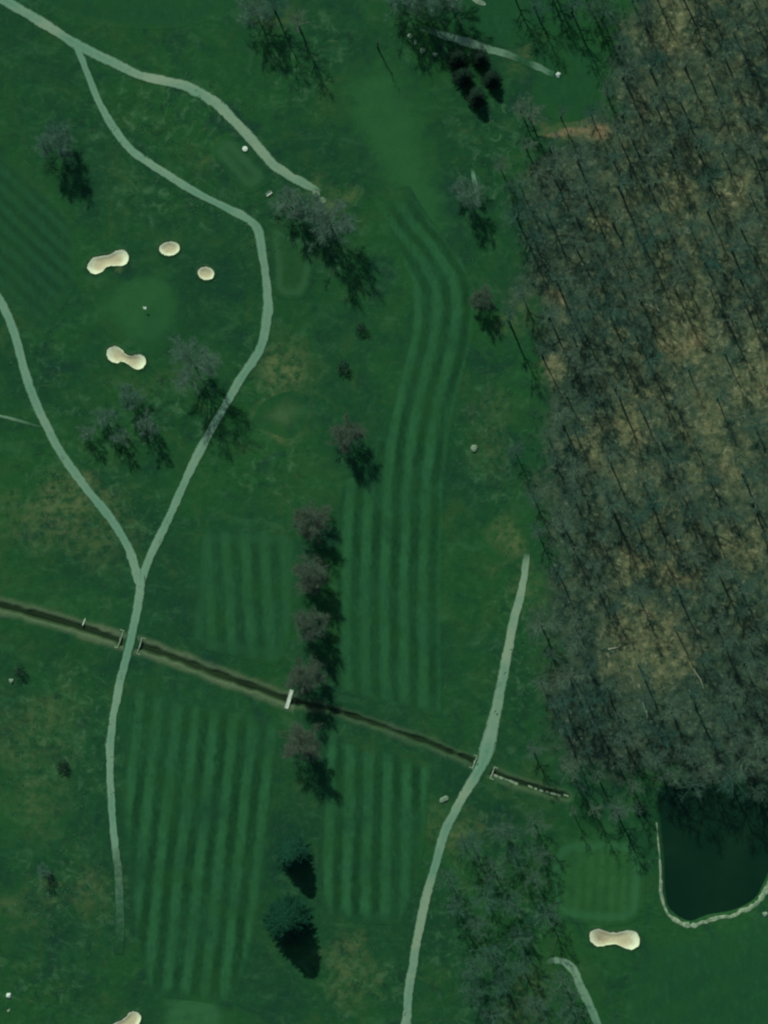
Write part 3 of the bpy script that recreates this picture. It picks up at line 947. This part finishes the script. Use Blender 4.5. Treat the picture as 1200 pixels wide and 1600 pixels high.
def bare_tree(Ht, Rc, nl=13, n2=6, n3=5, n4=5, tw=0.022, lean=0.0, low=0.28, droop=0.0, bud=0.0):
    """trunk mesh and crown mesh (limbs, branches, twigs) of a leafless tree"""
    tr, cr = MB(), MB()
    tip = Vector((lean * Ht * random.uniform(-1, 1), lean * Ht * random.uniform(-1, 1), Ht * 0.9))
    r0 = 0.0115 * Ht + 0.05
    pts = []
    for k in range(8):
        f = k / 7
        pts.append(Vector((tip.x * f * f + random.gauss(0, .12) * (k > 0), tip.y * f * f + random.gauss(0, .12) * (k > 0), tip.z * f)))
    for k in range(7):
        tr.seg(pts[k], pts[k + 1], r0 * (1 - 0.88 * k / 7) * (1.35 if k == 0 else 1), r0 * (1 - 0.88 * (k + 1) / 7), 7)
    def on_trunk(f):
        x = f * 7
        k = min(int(x), 6)
        return pts[k].lerp(pts[k + 1], x - k)
    def twigs(p, d, L, n):
        for _ in range(n):
            s = p + d * (L * random.uniform(0.15, 1.0))
            dd = rdir(d * 0.8 + Vector((0, 0, 0.25 - droop)), 0.55)
            l4 = random.uniform(0.6, 1.35) * (0.55 + Rc / 12)
            e = s + dd * l4
            cr.seg(s, e, tw, 0.0, 3)
            if bud and random.random() < bud:
                q = s.lerp(e, random.uniform(.4, 1))
                o1, o2 = rdir(Vector((0, 0, 0)), 1) * 0.16, rdir(Vector((0, 0, 0)), 1) * 0.16
                cr.tri(q, q + o1, q + o2)
    golden = 2.4
    ph = random.random() * 6.28
    for i in range(nl):
        f = low + (0.93 - low) * (i + random.random() * 0.6) / nl
        p = on_trunk(f)
        ph += golden + random.uniform(-.4, .4)
        hrel = (f - low) / (0.93 - low)
        reach = Rc * (0.55 + 0.5 * math.sin(math.pi * min(1, hrel * 0.9 + 0.15))) * random.uniform(0.75, 1.1)
        el = 0.35 + 0.75 * hrel + random.uniform(-.12, .12)
        d = Vector((math.cos(ph) * math.cos(el), math.sin(ph) * math.cos(el), math.sin(el)))
        L = reach / max(0.45, math.cos(el)) * 0.85
        L = min(L, Ht * 0.5)
        rl = r0 * (1 - 0.85 * f) * 0.75
        q = p
        dd = d
        nseg = 4
        lp = [p]
        for k in range(nseg):
            dd = (dd + Vector((0, 0, 0.13 - droop)) + Vector([random.gauss(0, .1) for _ in range(3)])).normalized()
            e = q + dd * (L / nseg)
            cr.seg(q, e, rl * (1 - 0.8 * k / nseg), rl * (1 - 0.8 * (k + 1) / nseg), 4)
            q = e
            lp.append(e)
        for j in range(n2):
            g = 0.25 + 0.75 * (j + random.random()) / n2
            x = min(g * nseg, nseg - 0.001)
            s = lp[int(x)].lerp(lp[int(x) + 1], x - int(x))
            d2 = rdir(dd * 0.9, 0.55)
            L2 = L * random.uniform(0.25, 0.42) * (1.15 - 0.4 * g)
            e2 = s + d2 * L2
            cr.seg(s, e2, max(tw * 1.8, rl * 0.28), max(tw * 1.2, rl * 0.14), 3)
            for m in range(n3):
                s3 = s.lerp(e2, 0.2 + 0.8 * (m + random.random()) / n3)
                d3 = rdir(d2, 0.5)
                L3 = L2 * random.uniform(0.4, 0.7)
                e3 = s3 + d3 * L3
                cr.seg(s3, e3, tw * 1.2, tw * 0.7, 3)
                twigs(s3, d3, L3, n4)
    return tr.mesh("trunk"), cr.mesh("crown")

def conifer(Ht, Rc, whorls=34, per=9, tuft=0.55, base=0.04, power=0.85):
    tr, cr = MB(), MB()
    tr.seg(Vector((0, 0, 0)), Vector((0, 0, Ht * 0.96)), 0.02 * Ht + .05, 0.02, 7)
    for w in range(whorls):
        f = base + (0.99 - base) * w / whorls
        L0 = Rc * (1 - f) ** power + 0.15
        ph = random.random() * 6.28
        for k in range(per):
            a = ph + 2 * math.pi * k / per + random.uniform(-.25, .25)
            L = L0 * random.uniform(0.7, 1.12)
            o = Vector((math.cos(a), math.sin(a), 0))
            p = Vector((0, 0, Ht * f))
            rise = random.uniform(-0.28, 0.1) - 0.12 * (1 - f)
            e = p + o * L + Vector((0, 0, rise * L))
            cr.seg(p, e, 0.04, 0.0, 3)
            side = Vector((-o.y, o.x, 0))
            nt = max(3, int(L / 0.5))
            for j in range(nt):
                g = (j + 0.6) / nt
                c = p.lerp(e, g)
                sz = tuft * (0.6 + 0.7 * (1 - g)) * random.uniform(.8, 1.2) * (0.5 + 0.5 * min(1, L / 2.5))
                for sgn in (-1, 1):
                    t1 = c + side * sgn * sz + o * sz * 0.75 + Vector((0, 0, random.uniform(-.25, .12) * sz))
                    cr.tri(c - o * sz * 0.3, c + o * sz * 0.25, t1)
                cr.tri(c, c + o * sz * 0.6 + Vector((0, 0, sz * .45)), c + o * sz * 0.9 + side * random.uniform(-.3, .3) * sz)
    return tr.mesh("trunk"), cr.mesh("crown")

def shrub(Ht, Rc, n=520, leaf=0.22):
    st, cr = MB(), MB()
    for k in range(7):
        a = k * 0.9
        st.seg(Vector((0, 0, -0.1)), Vector((math.cos(a) * Rc * .5, math.sin(a) * Rc * .5, Ht * .6)), 0.06, 0.02, 4)
    for k in range(n):
        v = rdir(Vector((0, 0, 0.2)), 1.0)
        rr = random.uniform(0.55, 1.0) * (1 + 0.22 * math.sin(3 * math.atan2(v.y, v.x) + 1) + 0.12 * math.sin(7 * math.atan2(v.y, v.x)))
        c = Vector((v.x * Rc * rr, v.y * Rc * rr, max(0.05, Ht * 0.5 + v.z * Ht * 0.5 * rr)))
        a, b = rdir(Vector(), 1) * leaf, rdir(Vector(), 1) * leaf
        cr.tri(c, c + a, c + a * .6 + b, c + b)
    return st.mesh("stems"), cr.mesh("foliage")

def plant(name, loc, meshes, mats, partnames, label, cat, group=None, rz=None, sc=(1, 1, 1)):
    e = empty(name, loc, random.random() * 6.28 if rz is None else rz)
    e.scale = sc
    tag(e, label, cat, group)
    for me, mt, pn in zip(meshes, mats, partnames):
        if not me.materials:
            me.materials.append(mt)
        o = bpy.data.objects.new(pn, me)
        COL.objects.link(o)
        o.parent = e
    return e

TC = ("trunk", "crown")
def tree(px, py, meshes, mats, label, sc=1.0, group=None, name="bare_tree", h=None, rz=None, cat="tree"):
    s = (sc, sc, h if h else sc)
    return plant(name, tuple(w2(px, py)) + (hz(px, py) - 0.05,), meshes, mats, TC, label, cat, group, rz, s)

# --- forest: individual leafless trees, twelve shapes
BIG = [bare_tree(random.uniform(21, 26), random.uniform(4.4, 6.8), 14, 6, 5, 5, 0.0145) for _ in range(9)] + \
      [bare_tree(random.uniform(23, 28), random.uniform(3.2, 4.6), 10, 5, 4, 5, 0.0155, 0.06, 0.45) for _ in range(4)]
FM = (M_bark, M_twig)
pts = []
cand = rng.random((30000, 2))
cxs = -0 + 38 + cand[:, 0] * (124 - 38)
cys = -95 + cand[:, 1] * (172 + 95)
ok = inside(cxs, cys, FOREST)
clr = blobs(cxs, cys, CLEAR)
grid = []
fe0 = seg_dist(cxs, cys, FOREST, True)
fwob = (vnoise(cxs, cys, 9.0, 4.4) - 0.5) * 18
clayb = blobs(cxs - 1.5, cys + 2, CLAY[:3])
for x, y, o_, c_, fe_, fw_, cb_, dn_ in zip(cxs, cys, ok, clr, fe0, fwob, clayb, vnoise(cxs, cys, 14.0, 8.8)):
    if cb_ > 0.3:
        continue
    if (not o_ and fe_ > max(0, fw_)) or (o_ and fe_ < -fw_) or (x > 76 and y < -88):
        continue
    need = 6.7 + 4.6 * c_ + 1.5 * (dn_ > 0.62) + (4.0 * random.random() if fe_ < 5 else 0)
    if all((x - a) ** 2 + (y - b) ** 2 > need * max(need, n_) for a, b, n_ in grid):
        grid.append((x, y, need))
fedge = seg_dist(np.array([g[0] for g in grid]), np.array([g[1] for g in grid]), FOREST, True)
gh = H(np.array([g[0] for g in grid]), np.array([g[1] for g in grid]))
print("forest trees", len(grid))
for i, (x, y, n_) in enumerate(grid):
    thin = n_ > 10 or random.random() < 0.2
    me = BIG[9 + i % 4] if thin else BIG[random.randrange(9)]
    if y < -72 and x > 80:
        lab, grp = "bare tree hanging over the far bank of the pond", "bare trees along the pond's far bank"
    elif x < 75 and fedge[i] < 7 and y < 110:
        lab, grp = "bare grey tree in the wood's front row facing the fairway", "bare trees on the wood's left edge"
    elif n_ > 10:
        lab, grp = "slender bare tree standing in a brown thin spot of the wood", "slender trees in the wood's thin spots"
    else:
        zone = "upper third" if y > 75 else ("middle third" if y > -5 else "lower third")
        lab, grp = "tall bare grey tree inside the %s of the dense wood" % zone, "bare trees inside the wood's " + zone
    s = random.choice((random.uniform(0.62, 0.85), random.uniform(0.85, 1.18), random.uniform(0.85, 1.18)))
    plant("bare_tree", (x, y, float(gh[i]) - 0.05), me, FM, TC, lab, "tree", grp, None, (s, s, s * random.uniform(.9, 1.08)))

# --- loose trees beside the wood
EDGE = [(800, -12), (835, 12), (868, -8), (893, 18), (922, 10), (850, -30), (905, -25), (940, 30), (812, 172), (822, 232), (802, 300), (780, 260)]
for k, (px, py) in enumerate(EDGE):
    lab, grp = ("bare tree at the top edge above the bright clearing", "bare trees above the clearing") if py < 60 else ("bare tree left of the wood below the clearing", "bare trees beside the wood under the clearing")
    tree(px, py, BIG[(k * 4) % 9], FM, lab, random.uniform(.85, 1.0) if py < 60 else random.uniform(.7, .85), grp)
for k, (px, py) in enumerate([(893, 1262), (925, 1258), (960, 1262), (990, 1258), (905, 1228)]):
    tree(px, py, BIG[9 + k % 4], FM, "slender bare tree between the ditch's end and the striped putting green", random.uniform(.6, .8), "slender trees above the striped green")
# --- grove below the ditch
GROVE = W([(715, 1300), (770, 1262), (845, 1270), (868, 1330), (862, 1400), (845, 1470), (850, 1500), (900, 1540), (925, 1625), (735, 1625), (735, 1520), (715, 1440), (700, 1370)])
MIDT = [bare_tree(random.uniform(15, 20), random.uniform(4.8, 6.4), 13, 6, 5, 6, 0.015) for _ in range(5)]
gl = []
for k in range(6000):
    x, y = rng.uniform(18, 68), rng.uniform(-166, -90)
    if inside(np.array([x]), np.array([y]), GROVE)[0] and all((x - a) ** 2 + (y - b) ** 2 > 60 for a, b in gl):
        gl.append((x, y))
for k, (x, y) in enumerate(gl):
    s = random.uniform(.85, 1.15)
    plant("bare_tree", (x, y, float(H(np.array([x]), np.array([y]))[0])), MIDT[k % 5], (M_bark, M_twigpale), TC,
          "bare greenish-grey tree in the grove between the right cart path and the pond green", "tree", "bare trees of the lower grove", None, (s, s, s))
tree(720, 1308, BIG[10], FM, "bare tree with a straight trunk shadow at the grove's top left beside the path", 0.7)

# --- single bare trees on the course
PALE = [bare_tree(14, 10.0, 18, 9, 8, 8, 0.018, 0, 0.15), bare_tree(21, 11.0, 18, 9, 8, 8, 0.017, 0, 0.25), bare_tree(10, 6.2, 15, 8, 7, 6, 0.016, 0, .15), bare_tree(9, 4.6, 12, 7, 6, 6, 0.015, 0, .15),
        bare_tree(19, 9.4, 18, 9, 8, 8, 0.018, 0, .2)]
M_twiglight = mat_twig("light_twigs", lin(74, 114, 92), lin(88, 118, 98), lin(68, 106, 86))
PM = (M_bark, M_twiglight)
tree(92, 228, PALE[0], PM, "wide bare tree alone beside the diagonal fairway at left")
tree(430, 18, BIG[1], FM, "tall bare tree at the top with the left one of two long trunk shadows", 1.0)
tree(467, 44, BIG[3], FM, "tall bare tree at the top with the right one of two long trunk shadows", 0.95)
tree(400, 22, PALE[4], PM, "bare tree left of the two trees with long trunk shadows", 0.8)
SNAG = bare_tree(17, 1.2, 6, 2, 2, 2, 0.02, 0.10, .55)
tree(590, 74, SNAG, FM, "slim leaning bare trunk casting one curved shadow on the pale apron", 1.0, None, "dead_tree")
tree(455, 322, PALE[2], PM, "bare tree just below the end of the upper cart path", 1.25)
tree(490, 330, PALE[2], PM, "bare tree in the middle of the clump below the upper path's end", 1.2)
tree(516, 352, PALE[4], PM, "largest bare tree of the clump, with the big shadow beside the long fairway")
tree(306, 572, PALE[1], PM, "big bare tree whose shadow falls across the cart path")
tree(205, 622, PALE[2], PM, "bare tree directly below the tan bone-shaped bunker", 1.0)
tree(165, 652, PALE[3], PM, "small bare tree left of the one under the bone-shaped bunker", 1.05)
tree(232, 662, PALE[3], PM, "small bare tree between the bone-shaped bunker and the shaded cart path", 1.15)
tree(138, 676, PALE[3], PM, "small bare tree nearest the left curving cart path", 0.85)
tree(190, 684, PALE[3], PM, "lowest small bare tree of the cluster below the bone-shaped bunker", 0.9)
tree(731, 308, PALE[2], PM, "bare tree beside the faint narrow track near the wood", 1.2)
tree(70, 1360, PALE[3], PM, "small bare tree in the rough left of the fading path", 0.7)
for k, (px, py) in enumerate([(626, -2), (662, 8), (700, 0)]):
    tree(px, py, PALE[4], PM, ("leftmost", "middle", "rightmost")[k] + " of three bare trees at the top edge above the overgrown path", 0.9, "bare trees above the overgrown path")
# --- row of budding trees
BUD = [bare_tree(random.uniform(9, 11.5), random.uniform(6.6, 8.6), 20, 9, 8, 7, 0.013, 0, .15, 0.02, .4) for _ in range(5)]
BM = (M_bark, M_bud)
for k, (px, py, s, lab) in enumerate([
        (545, 682, 1.08, "round brownish budding tree alone at the top of the row"),
        (487, 815, 1.18, "second budding tree of the row counted from the top"),
        (487, 898, 1.3, "third budding tree of the row, beside the small striped plot"),
        (486, 973, 1.2, "fourth budding tree of the row, just above the one by the footbridge"),
        (478, 1057, 1.25, "budding tree of the row just above the ditch, right of the footbridge"),
        (473, 1160, 1.25, "lowest budding tree of the row, below the ditch")]):
    tree(px, py, BUD[k % 5], BM, lab, s, "row of budding trees", "budding_tree")
tree(752, 470, BUD[1], BM, "purplish bushy tree between the long fairway and the wood", .8, None, "budding_tree", 0.9)
# --- conifers
CON = [conifer(14.5, 5.7, 42, 14, .75, .05, .55), conifer(19, 8.0, 54, 15, .85, .05, .52)]
CM = (M_bark, M_pine)
tree(458, 1334, CON[0], CM, "upper of two large dark conifers between the lower fairways", 1.0, None, "conifer_tree")
tree(450, 1436, CON[1], CM, "lower and larger of two dark conifers between the lower fairways", 1.0, None, "conifer_tree")
JUN = [conifer(8.2, 3.7, 30, 11, .55, .03, .55), conifer(7.8, 3.5, 30, 11, .55, .03, .55)]
JM = (M_bark, M_juniper)
for k, (px, py, lab) in enumerate([(712, 92, "top left"), (749, 92, "top right"), (722, 120, "middle left"), (767, 124, "right-hand"), (743, 152, "lowest")]):
    tree(px, py, JUN[k % 2], JM, lab + " one of five dark conical junipers below the overgrown path", random.uniform(.95, 1.08), "dark junipers", "juniper_tree")
# --- shrubs
SHR = [shrub(3.2, 2.0), shrub(2.4, 1.8)]
for px, py, k, s, lab in [(564, 512, 0, 1.05, "upper small shrub left of the long fairway"), (536, 574, 1, 1.3, "lower wide shrub left of the long fairway"),
                          (30, 1048, 0, 1.2, "small dark shrub alone near the left edge below the ditch"), (98, 1196, 1, 1.25, "low dark shrub left of the lower cart path"),
                          (78, 1366, 1, .8, "low shrub at the foot of the small bare tree left of the fading path"), (1000, 1262, 1, 1.1, "rounded shrub at the pond's upper left corner")]:
    plant("shrub", tuple(w2(px, py)) + (hz(px, py),), SHR[k], (M_bark, M_shrub), ("stems", "foliage"), lab, "shrub", None, None, (s, s, s))

# --- fallen logs in the wood
for px, py, L, a, lab in [(1008, 1110, 5.5, -1.25, "pale fallen log in the large brown clearing of the wood"), (960, 1012, 4.0, 0.3, "short fallen log at the left of the large brown clearing"),
                          (1092, 1060, 7, -1.1, "long fallen log right of the large brown clearing"), (1020, 480, 5, -0.4, "fallen log at the top of the upper brown thin spot"),
                          (1010, 960, 4.5, -1.2, "fallen log lying upslope of the large brown clearing")]:
    mb = MB()
    q = Vector((-L / 2, 0, 0.2))
    for k in range(5):
        e_ = Vector((-L / 2 + L * (k + 1) / 5, random.gauss(0, .12), 0.2))
        mb.seg(q, e_, .24 - .03 * k, .21 - .03 * k, 7)
        q = e_
    mb.seg(Vector((0, 0, .2)), Vector((.6, .9, .5)), .09, .03, 4)
    o = put("fallen_log", mb.mesh("fallen_log"), M_log, None, tuple(w2(px, py)) + (hz(px, py),), (0, 0, a))
    tag(o, lab, "log", "fallen logs in the wood")

# --- tussocks of rough grass: one uncountable mass
mb = MB()
n_t = 0
cxs = rng.uniform(-121, 70, 26000)
cys = rng.uniform(-161, 161, 26000)
mv = blobs(cxs, cys, MOTT)
bad = inside(cxs, cys, FOREST)
hts = H(cxs, cys)
dn = vnoise(cxs, cys, 5.0, 3.3)
for x, y, m_, b_, z, d_ in zip(cxs, cys, mv, bad, hts, dn):
    if b_ or z < -0.5 or random.random() > m_ * 0.15 * (d_ > 0.5):
        continue
    r = random.uniform(0.4, 1.3)
    for k in range(5):
        a = k * 1.257 + random.uniform(-.4, .4)
        o = Vector((math.cos(a), math.sin(a), 0))
        s_ = Vector((-o.y, o.x, 0))
        c = Vector((x, y, z))
        mb.tri(c - s_ * r * .3, c + s_ * r * .3, c + o * r * random.uniform(.7, 1.1) + Vector((0, 0, random.uniform(.12, .4))))
    n_t += 1
print("tussocks", n_t)
tag(link("tussock_grass", mb.mesh("tussock_grass"), M_tuft), "rough tussocky grass scattered over the unmown ground", "grass", None, "stuff")

# --- brushwood on the floor of the wood: one uncountable mass
mb = MB()
n_t = 0
cxs = rng.uniform(36, 124, 9000)
cys = rng.uniform(-92, 164, 9000)
okb = inside(cxs, cys, FOREST)
cb = blobs(cxs, cys, CLEAR)
hb = H(cxs, cys)
db = vnoise(cxs, cys, 6.0, 7.7)
for x, y, o_, c_, z, d_ in zip(cxs, cys, okb, cb, hb, db):
    if not o_ or random.random() > (1 - 0.5 * c_) * (0.05 + 0.4 * d_):
        continue
    r = random.uniform(0.6, 1.7)
    c = Vector((x, y, z))
    for k in range(9):
        a = random.random() * 6.28
        e = c + Vector((math.cos(a) * r * random.random(), math.sin(a) * r * random.random(), random.uniform(.4, 1.0) * r))
        f_ = e + Vector((random.gauss(0, .4), random.gauss(0, .4), random.uniform(.1, .6)))
        mb.seg(c, e, 0.03, 0.018, 3)
        mb.seg(e, f_, 0.03, 0.0, 3)
        mb.seg(e, e + Vector((random.gauss(0, .5), random.gauss(0, .5), random.uniform(.1, .5))), 0.03, 0.0, 3)
    n_t += 1
print("brush", n_t)
tag(link("brushwood", mb.mesh("brushwood"), M_twig), "low bare brushwood covering the floor of the wood", "undergrowth", None, "stuff")
